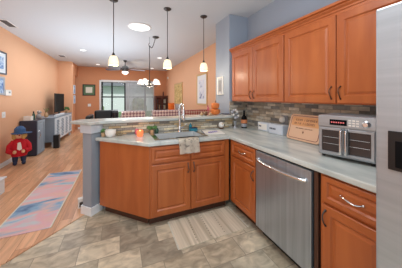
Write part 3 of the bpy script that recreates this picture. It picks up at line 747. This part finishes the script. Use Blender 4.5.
o = part('soundbar', B(-1.78, -1.72, 6.8, 7.7, .831, .89, bev=.015), 'sidewhite'); tag(o, 'white sound bar in front of the television', 'speaker')
t = thing('storage_cabinet', 'dark navy storage cabinet with a lighter door, between doll and sideboard', 'cabinet', (-1.82, 5.69, 0), PI/2)
part('body', B(0, .46, 0, .32, .02, .84, bev=.004), 'navy', t)
part('foot', B(.02, .06, .02, .3, 0, .02), 'black', t); part('foot', B(.40, .44, .02, .3, 0, .02), 'black', t)
d = part('door', door_fn(.01, .45, .03, .83, fr=.05), 'slate', t); part('handle', pull_v(.06, .5, .2), 'chrome', d)
o = part('subwoofer', B(-1.68, -1.55, 6.35, 6.50, .001, .36, bev=.01), 'black'); tag(o, 'small black upright speaker on the floor before the sideboard', 'speaker')
# items on navy cabinet
o = part('tissue_box', B(-2.08, -1.94, 5.72, 5.86, .841, .95, bev=.008), 'whitegloss'); tag(o, 'white square box on the navy cabinet, nearest the wall', 'box')
t = thing('bottle', 'dark green bottle standing on the navy cabinet', 'bottle', (-1.96, 5.93, .841))
part('body', lambda bm: lathe(bm, [(.03, 0), (.033, .01), (.033, .12), (.013, .17)], 14), 'dgreen', t, smooth=True); part('cap', lambda bm: lathe(bm, [(.014, .165), (.014, .21)], 12), 'black', t)
t = thing('dog_figurine', 'grey and white dog figurine on the navy cabinet', 'figurine', (-1.90, 6.05, .846), .9)
part('body', lambda bm: (ball(bm, (0, 0, .07), .06, (1, .8, 1.15)), ball(bm, (.01, 0, .17), .042), ball(bm, (.05, 0, .16), .022, (1.3, 1, .8)), tube(bm, [(.03, .03, .06), (.05, .03, 0)], .016), tube(bm, [(.03, -.03, .06), (.05, -.03, 0)], .016)), 'greycloth', t, smooth='all')
part('ear', lambda bm: ball(bm, (0, .035, .195), .018, (.6, .6, 1.6), 8, 6), 'whitegloss', t); part('ear', lambda bm: ball(bm, (0, -.035, .195), .018, (.6, .6, 1.6), 8, 6), 'whitegloss', t)
t = thing('vase', 'small tan vase on the sideboard beside the television', 'vase', (-1.93, 6.70, .831))
part('body', lambda bm: lathe(bm, [(.03, 0), (.05, .04), (.045, .09), (.02, .13), (.028, .15)], 14), 'tan', t, smooth=True)
part('sprigs', lambda bm: [tube(bm, [(0, 0, .12), (.03*math.cos(k), .03*math.sin(k), .2), (.07*math.cos(k), .07*math.sin(k), .25)], .004, 5) for k in range(6)], 'green', t)
t = thing('potted_plant', 'small green potted plant on the far end of the sideboard', 'plant', (-1.82, 8.45, .831))
part('pot', lambda bm: lathe(bm, [(.04, 0), (.055, .08), (.05, .08)], 14), 'tan', t)
part('leaves', lambda bm: [ball(bm, (.06*math.cos(k*1.1), .06*math.sin(k*1.1), .13+.03*(k % 3)), .035, (1, .4, 1), 8, 6) for k in range(9)], 'green', t)

# big rag doll
dl = thing('rag_doll', 'large rag doll in red sweater and blue hat standing against the left wall', 'doll', (-1.93, 5.13, 0), 0.35)
part('body', lambda bm: (lathe(bm, [(.05, .16), (.13, .20), (.155, .32), (.14, .45), (.07, .52)], 18), ball(bm, (0, -.01, .60), .10, (1, .9, 1))), 'skin', dl, smooth='all')
part('sweater', lambda bm: (lathe(bm, [(.10, .17), (.145, .18), (.175, .30), (.16, .44), (.08, .53)], 20), tube(bm, [(-.10, -.02, .46), (-.17, -.06, .38), (-.19, -.09, .30), (-.12, -.17, .28)], [.055, .06, .055, .045], 10), tube(bm, [(.10, -.02, .46), (.17, -.06, .38), (.18, -.09, .30), (.11, -.17, .28)], [.055, .06, .055, .045], 10)), 'red', dl, smooth=True)
part('apron', lambda bm: slab(bm, [(-.04, .34), (.0, .31), (.05, .33), (.035, .42), (.02, .47), (-.03, .46)], -.185, -.165), 'whitegloss', dl)
part('hand', lambda bm: ball(bm, (-.08, -.185, .285), .035, seg=10, rings=8), 'skin', dl); part('hand', lambda bm: ball(bm, (.07, -.185, .285), .035, seg=10, rings=8), 'skin', dl)
for s in (-1, 1):
    lg = part('leg', (lambda bm, s=s: tube(bm, [(s*.07, 0, .22), (s*.075, -.02, .12), (s*.075, -.03, .06)], [.065, .055, .045], 10)), 'darkblue', dl, smooth=True)
    part('shoe', (lambda bm, s=s: ball(bm, (s*.078, -.06, .042), .04, (1.1, 1.9, 1), 12, 8)), 'darkblue', lg, smooth='all')
part('hair', lambda bm: ([ball(bm, (.10*math.cos(a), -.02+.08*math.sin(a), .585+.02*math.sin(3*a)), .045, (1, 1, 1.3), 8, 6) for a in [PI*2*k/9 for k in range(9)] if not (-2.3 < (a if a < PI else a-2*PI) < -.9)]), 'hair', dl, smooth='all')
ht = part('hat', lambda bm: (lathe(bm, [(.16, .625), (.165, .635), (.11, .65), (.105, .72), (.06, .765), (.01, .775)], 20, (0.01, -.02, 0))), 'denim', dl, smooth=True)
part('brim', lambda bm: ball(bm, (.10, -.10, .64), .12, (1.2, .9, .10)), 'denim', ht, smooth='all')
part('nose', lambda bm: ball(bm, (0, -.105, .595), .014, seg=8, rings=6), 'red', dl)
for s in (-1, 1): part('eye', (lambda bm, s=s: ball(bm, (s*.035, -.095, .615), .009, seg=8, rings=6)), 'black', dl)

dl.scale = (.84, .9, 1.03)
# small bin and the odd gadget
o = part('step_stool', lambda bm: (box(bm, -1.72, -1.54, 3.50, 3.72, .20, .225, bev=.006), box(bm, -1.70, -1.67, 3.52, 3.70, .001, .2), box(bm, -1.59, -1.56, 3.52, 3.70, .001, .2)), 'sidewhite'); tag(o, 'small pale stool on the wood floor at the left edge', 'stool')
t = thing('plug_in_freshener', 'small white and dark gadget on the floor behind the pier base', 'gadget', (-.455, 2.80, 0), .3)
part('housing', B(-.03, .03, -.03, .03, .001, .12, bev=.008), 'whitegloss', t); part('front', B(-.02, .02, -.034, -.03, .02, .08), 'iron', t)

# ------------------------------------------------------------------ living room
def sofa(label, x0, x1, y, top, cloth, arm='greycloth', cat='sofa', depth=.85):
    t = thing('sofa', label, cat, ((x0+x1)/2, y, 0), 0)
    h = (x1-x0)/2
    part('base', B(-h, h, 0, depth, .08, .42, bev=.03), arm, t)
    part('backrest', B(-h, h, 0, .2, .40, top-.10, bev=.04), arm, t)
    part('back_cover', lambda bm: box(bm, -h+.04, h-.04, -.012, .215, top-.26, top, bev=.02), cloth, t)
    for s in (-1, 1): part('arm', (lambda bm, s=s: box(bm, s*(h-.08)-.08, s*(h-.08)+.08, .02, depth, .08, .62, bev=.04)), arm, t)
    for s in (-1, 1):
        for yy in (.06, depth-.06): part('foot', (lambda bm, s=s, yy=yy: box(bm, s*(h-.08)-.03, s*(h-.08)+.03, yy-.03, yy+.03, 0.001, .08)), 'redwood', t)
    return t
sofa('armchair with pink patterned back cover, left one behind the bar', .0, .72, 5.8, 1.0, 'zig', cat='armchair')
sofa('grey sofa with pink patterned back cover and the orange pillow', .86, 1.98, 5.8, 1.0, 'zig')
sofa('loveseat with red lattice back cover, behind the bar at the right', 1.44, 2.20, 4.5, 1.075, 'lattice')
t = thing('recliner', 'black recliner behind the bar, in front of the patio door', 'chair', (-.42, 6.3, 0))
part('seat', B(-.38, .34, 0, .8, .10, .46, bev=.05), 'black', t)
part('backrest', lambda bm: (box(bm, -.34, .20, .62, .80, .40, .98, bev=.05)), 'black', t)
part('arm', B(-.50, -.36, .0, .78, .10, .86, bev=.05), 'black', t); part('arm', B(.20, .38, .0, .78, .10, 1.0, bev=.06), 'black', t)
part('base', B(-.3, .26, .1, .7, 0.001, .10), 'black', t)
def pillow(label, x, y, z, w_, h_, mat, rz=0, tx=.25):
    def f(bm):
        n = 8; g = []
        for side in (-1, 1):
            G = [[bm.verts.new(((i/n-.5)*w_*(1-.10*(1-abs(2*j/n-1)**2)), side*.07*(1-(2*i/n-1)**2)**.5*(1-(2*j/n-1)**2)**.5, (j/n)*h_)) for i in range(n+1)] for j in range(n+1)]
            for j in range(n):
                for i in range(n): bm.faces.new((G[j][i], G[j][i+1], G[j+1][i+1], G[j+1][i]))
        bmesh.ops.remove_doubles(bm, verts=bm.verts, dist=.0005)
    o = part('throw_pillow', f, mat, smooth='all'); o.location = (x, y, z); o.rotation_euler = (tx, 0, rz); tag(o, label, 'pillow')
pillow('orange throw pillow on top of the sofa back', 1.55, 6.10, .92, .22, .30, 'orangecloth', 0, -.15)
pillow('grey throw pillow beside the orange one on the sofa', 1.80, 6.12, .92, .24, .26, 'greycloth', 0, -.15)
# bookcase in the far corner
t = thing('bookcase', 'dark red wood glass-front cabinet in the far right corner', 'bookcase', (1.62, 9.45, 0))
def bc(bm):
    box(bm, 0, .03, 0, .36, .05, 1.45); box(bm, .55, .58, 0, .36, .05, 1.45); box(bm, 0, .58, .34, .36, .05, 1.45)
    for z in (.05, .5, .8, 1.1): box(bm, .03, .55, .02, .34, z, z+.02)
part('carcass', bc, 'redwood', t); part('top', B(-.02, .60, -.02, .36, 1.45, 1.49, bev=.005), 'redwood', t)
part('base', B(0, .58, .02, .34, 0.001, .05), 'redwood', t)
for a in (.01, .295):
    d = part('door', (lambda bm, a=a: [box(bm, a, a+.03, -.02, -.001, .06, 1.44), box(bm, a+.25, a+.28, -.02, -.001, .06, 1.44), box(bm, a+.03, a+.25, -.02, -.001, .06, .10), box(bm, a+.03, a+.25, -.02, -.001, .72, .76), box(bm, a+.03, a+.25, -.02, -.001, 1.40, 1.44)]), 'redwood', t)
    part('glass', B(a+.03, a+.25, -.012, -.008, .10, 1.40), 'glass', d)
rb = random.Random(4)
k = 0
for z in (.52, .82, 1.12):
    for i in range(8):
        o = part('book', B(0, .05, 0, .2, 0, .18+rb.random()*.05), ['maroon', 'tan', 'navy', 'paper', 'redwood'][rb.randrange(5)])
        o.location = (1.67+i*.06, 9.55, z+.001); tag(o, 'small book behind the cabinet glass in the far right corner', 'book', 'books in the dark glass-front cabinet')
o = part('figurine', lambda bm: (lathe(bm, [(.05, 0), (.05, .02), (.03, .05), (.045, .10), (.02, .15)], 12), ball(bm, (0, 0, .18), .035, seg=8, rings=6)), 'redwood', smooth='all'); o.location = (2.02, 9.6, 1.491); tag(o, 'dark figurine on top of the glass-front cabinet', 'figurine')

# ------------------------------------------------------------------ things on the worktop and bar
CT = .911
def lath(name, label, cat, x, y, z, prof, mat, seg=18, group=None):
    o = part(name, lambda bm: lathe(bm, prof, seg), mat, smooth=True); o.location = (x, y, z); return tag(o, label, cat, group)
lath('ceramic_bowl', 'white ceramic bowl on the left end of the worktop', 'bowl', -.105, 2.54, CT, [(.035, 0), (.05, .01), (.062, .05), (.062, .085), (.056, .085), (.054, .03)], 'whitegloss')
lath('glass_jar', 'clear glass jar right of the white bowl', 'jar', .0, 2.585, CT, [(.030, 0), (.034, .005), (.036, .08), (.034, .08), (.032, .01)], 'glass')
t = thing('succulent', 'small green succulent in a grey pot beside the pier', 'plant', (-.185, 2.60, CT))
part('pot', lambda bm: lathe(bm, [(.022, 0), (.028, .045), (.025, .045)], 12), 'tan', t)
part('leaves', lambda bm: [ball(bm, (.02*math.cos(k), .02*math.sin(k), .06+.008*(k % 3)), .014, (1, 1, 1.3), 8, 6) for k in range(8)], 'green', t)
t = thing('candle', 'glowing orange candle in a glass cup left of the sink', 'candle', (.225, 2.43, CT))
part('cup', lambda bm: lathe(bm, [(.028, 0), (.036, .01), (.040, .055), (.036, .07), (.033, .07), (.034, .02)], 18), 'amberglow', t, smooth=True)
part('wax', lambda bm: lathe(bm, [(.03, .01), (.03, .045)], 14), 'paper', t); part('flame', lambda bm: lathe(bm, [(.004, .05), (.007, .06), (.001, .08)], 8), 'flame', t, smooth='all')
point('candle_glow', (.225, 2.43, CT+.11), .3, (1, .35, .12), .02)
for k, (x, y, h, mm, lb) in enumerate(((.20, 2.60, .07, 'pinkc', 'tiny pink pot against the bar backsplash, behind the candle'), (.26, 2.605, .055, 'tan', 'tiny tan pot against the bar backsplash, right of the candle'), (.46, 2.615, .05, 'dgreen', 'tiny dark green pot behind the sink corner'))):
    lath('bud_pot', lb, 'pot', x, y, CT+(.007 if x > .36 else 0), [(.018, 0), (.026, .01), (.026, h*.7), (.016, h)], mm, 12)
t = thing('potted_plant', 'leafy little green plant at the left back corner of the sink', 'plant', (.395, 2.605, CT))
part('pot', lambda bm: lathe(bm, [(.02, 0), (.026, .04), (.022, .04)], 12), 'tan', t)
part('leaves', lambda bm: [ball(bm, (.045*math.cos(k*1.3), .025*math.sin(k*1.3), .06+.012*(k % 3)), .02, (1.4, .6, .7), 8, 6) for k in range(9)], 'green', t)
# sponge and soap at right of faucet
t = thing('dish_sponge', 'teal and dark blue scrub sponge behind the right end of the sink', 'sponge', (.985, 2.58, CT), .1)
part('foam', B(-.05, .05, -.03, .03, .0, .03, bev=.006), 'teal', t); part('scrub_pad', B(-.05, .05, -.03, .03, .0305, .042, bev=.003), 'darkblue', t)
lath('soap_bottle', 'small blue soap bottle beside the faucet', 'bottle', .95, 2.62, CT+.0, [(.02, 0), (.022, .01), (.022, .07), (.010, .085), (.010, .10)], 'teal', 12)
t = thing('drying_mat', 'white folded paper with purple print on the worktop right of the sink', 'paper', (1.17, 2.33, CT), -.25)
part('sheet', B(-.13, .13, -.14, .14, 0, .005, bev=.001), 'whitegloss', t)
part('print', lambda bm: [box(bm, -.07+.03*k, -.05+.03*k, -.08+.02*k, .01+.02*k, .0055, .0062) for k in range(5)], 'purple', t)
part('dark_edge', B(-.142, -.131, -.14, .14, 0, .006), 'darkblue', t)
t = thing('round_candle', 'cream round ball candle on a dark dish by the bar backsplash', 'candle', (1.43, 2.56, CT))
part('dish', lambda bm: lathe(bm, [(.03, 0), (.042, .015), (.038, .015)], 16), 'brown', t); part('ball', lambda bm: ball(bm, (0, 0, .055), .045), 'whitegloss', t, smooth='all'); part('top_dot', lambda bm: ball(bm, (0, -.038, .075), .01, seg=8, rings=6), 'gold', t)
# glass and silver flower decoration
t = thing('glass_flower_vase', 'clear and silver flower decoration in the kitchen corner', 'vase', (1.66, 2.53, CT))
part('vase', lambda bm: lathe(bm, [(.035, 0), (.03, .01), (.01, .04), (.022, .09), (.03, .11), (.026, .11)], 14), 'silverframe', t, smooth=True)
part('blooms', lambda bm: [ball(bm, p, .032, (1, .6, .8), 8, 6) for p in ((-.03, -.01, .20), (.03, 0, .23), (0, -.02, .16), (.045, 0, .17), (-.05, 0, .25), (.0, .02, .27))], 'silverframe', t, smooth='all')
for p in ((-.045, -.03, .21), (.02, -.03, .255), (.05, -.02, .19), (-.01, -.04, .28)): part('petal', (lambda bm, p=p: ball(bm, p, .02, (1, .4, 1), 8, 6)), 'whitegloss', t, smooth='all')
part('stems', lambda bm: [tube(bm, [(0, 0, .08), (x, 0, z)], .003, 5) for x, z in ((-.03, .2), (.03, .23), (.0, .27), (-.05, .25))], 'dgreen', t)
# dark bottle with orange label
t = thing('bottle', 'dark brown glass bottle with orange label in the kitchen corner', 'bottle', (1.80, 2.49, CT))
part('body', lambda bm: lathe(bm, [(.040, 0), (.046, .008), (.048, .13), (.040, .165), (.018, .20), (.015, .25)], 18), 'screen', t, smooth=True)
part('label', lambda bm: lathe(bm, [(.049, .075), (.0495, .08), (.0495, .125), (.049, .13)], 18), 'label', t); part('lower_label', lambda bm: lathe(bm, [(.0485, .02), (.0492, .022), (.0492, .065), (.0485, .067)], 18), 'silverframe', t)
part('cap', lambda bm: lathe(bm, [(.018, .245), (.018, .275)], 14), 'black', t)
# plastic packages
def pack(label, x, y, w_, d_, h_, rz, rows):
    t = thing('plastic_package', label, 'package', (x, y, CT), rz)
    part('tray', B(-w_/2, w_/2, 0, d_, 0, h_, bev=.01), 'plasticblue', t)
    part('window', B(-w_/2+.02, w_/2-.02, -.002, -.0005, .02, h_-.02), 'whitegloss' if rows == 1 else 'plasticblue', t)
    part('dark_print', lambda bm: [box(bm, -w_/2+.03+k*.028, -w_/2+.05+k*.028, -.004, -.002, h_*.45, h_*.45+.022) for k in range(4 if rows == 2 else 2)], 'navy', t)
pack('clear-windowed pale blue package against the backsplash, left one', 1.88, 2.16, .21, .11, .12, R90, 1)
pack('pale blue package with dark print beside the cutting board', 1.85, 1.89, .25, .11, .125, R90, 2)
# bar top
BT = 1.099
t = thing('stacked_pumpkins', 'orange ceramic stacked pumpkins on the bar beside the blue column', 'pumpkin decoration', (1.47, 2.84, BT))
part('lower_pumpkin', lambda bm: (lathe(bm, [(.02, .0), (.065, .01), (.085, .05), (.078, .09), (.02, .11)], 32, flute=.05, fn=9)), 'orange', t, smooth=True)
part('upper_pumpkin', lambda bm: (lathe(bm, [(.02, .10), (.055, .11), (.072, .15), (.062, .19), (.015, .205)], 32, flute=.05, fn=9)), 'orange', t, smooth=True)
part('stem', lambda bm: tube(bm, [(0, 0, .195), (.005, 0, .22), (.015, 0, .235)], [.012, .008, .01], 8), 'brown', t)
t = thing('figurine', 'little pink bird figurine left of the stacked pumpkins', 'figurine', (1.36, 2.88, BT))
part('body', lambda bm: (ball(bm, (0, 0, .10), .02, (1, 1, 1.6)), ball(bm, (-.01, 0, .145), .014), tube(bm, [(0, 0, 0), (0, 0, .08)], .003, 5), lathe(bm, [(.02, 0), (.02, .004)], 12)), 'pinkc', t, smooth='all')
for k, (x, y, r, mm, lb) in enumerate(((1.28, 2.80, .032, 'brown', 'brown seed pod on the bar, middle of the pod group'), (1.20, 2.79, .026, 'tan', 'pale tan pod at the left of the pod group on the bar'), (1.345, 2.77, .028, 'tan', 'tan pod on the bar just left of the pumpkins'), (1.24, 2.86, .024, 'dgreen', 'dark green pod behind the brown pod on the bar'), (1.31, 2.88, .03, 'gold', 'golden pod on the bar behind the brown pod'))):
    o = part('seed_pod', lambda bm, r=r: lathe(bm, [(.3*r, 0), (.9*r, .3*r), (r, .9*r), (.7*r, 1.5*r), (.15*r, 1.9*r)], 16, flute=.05, fn=7), mm, smooth=True); o.location = (x, y, BT); tag(o, lb, 'seed pod', 'seed pods on the bar')
t = thing('notebook', 'dark blue notebook on white papers at the right end of the bar', 'notebook', (1.62, 2.70, BT), .0)
part('papers', B(-.06, .06, -.09, .09, 0, .008), 'whitegloss', t); part('cover', B(-.055, .06, -.02, .1, .0085, .022, bev=.002), 'darkblue', t)
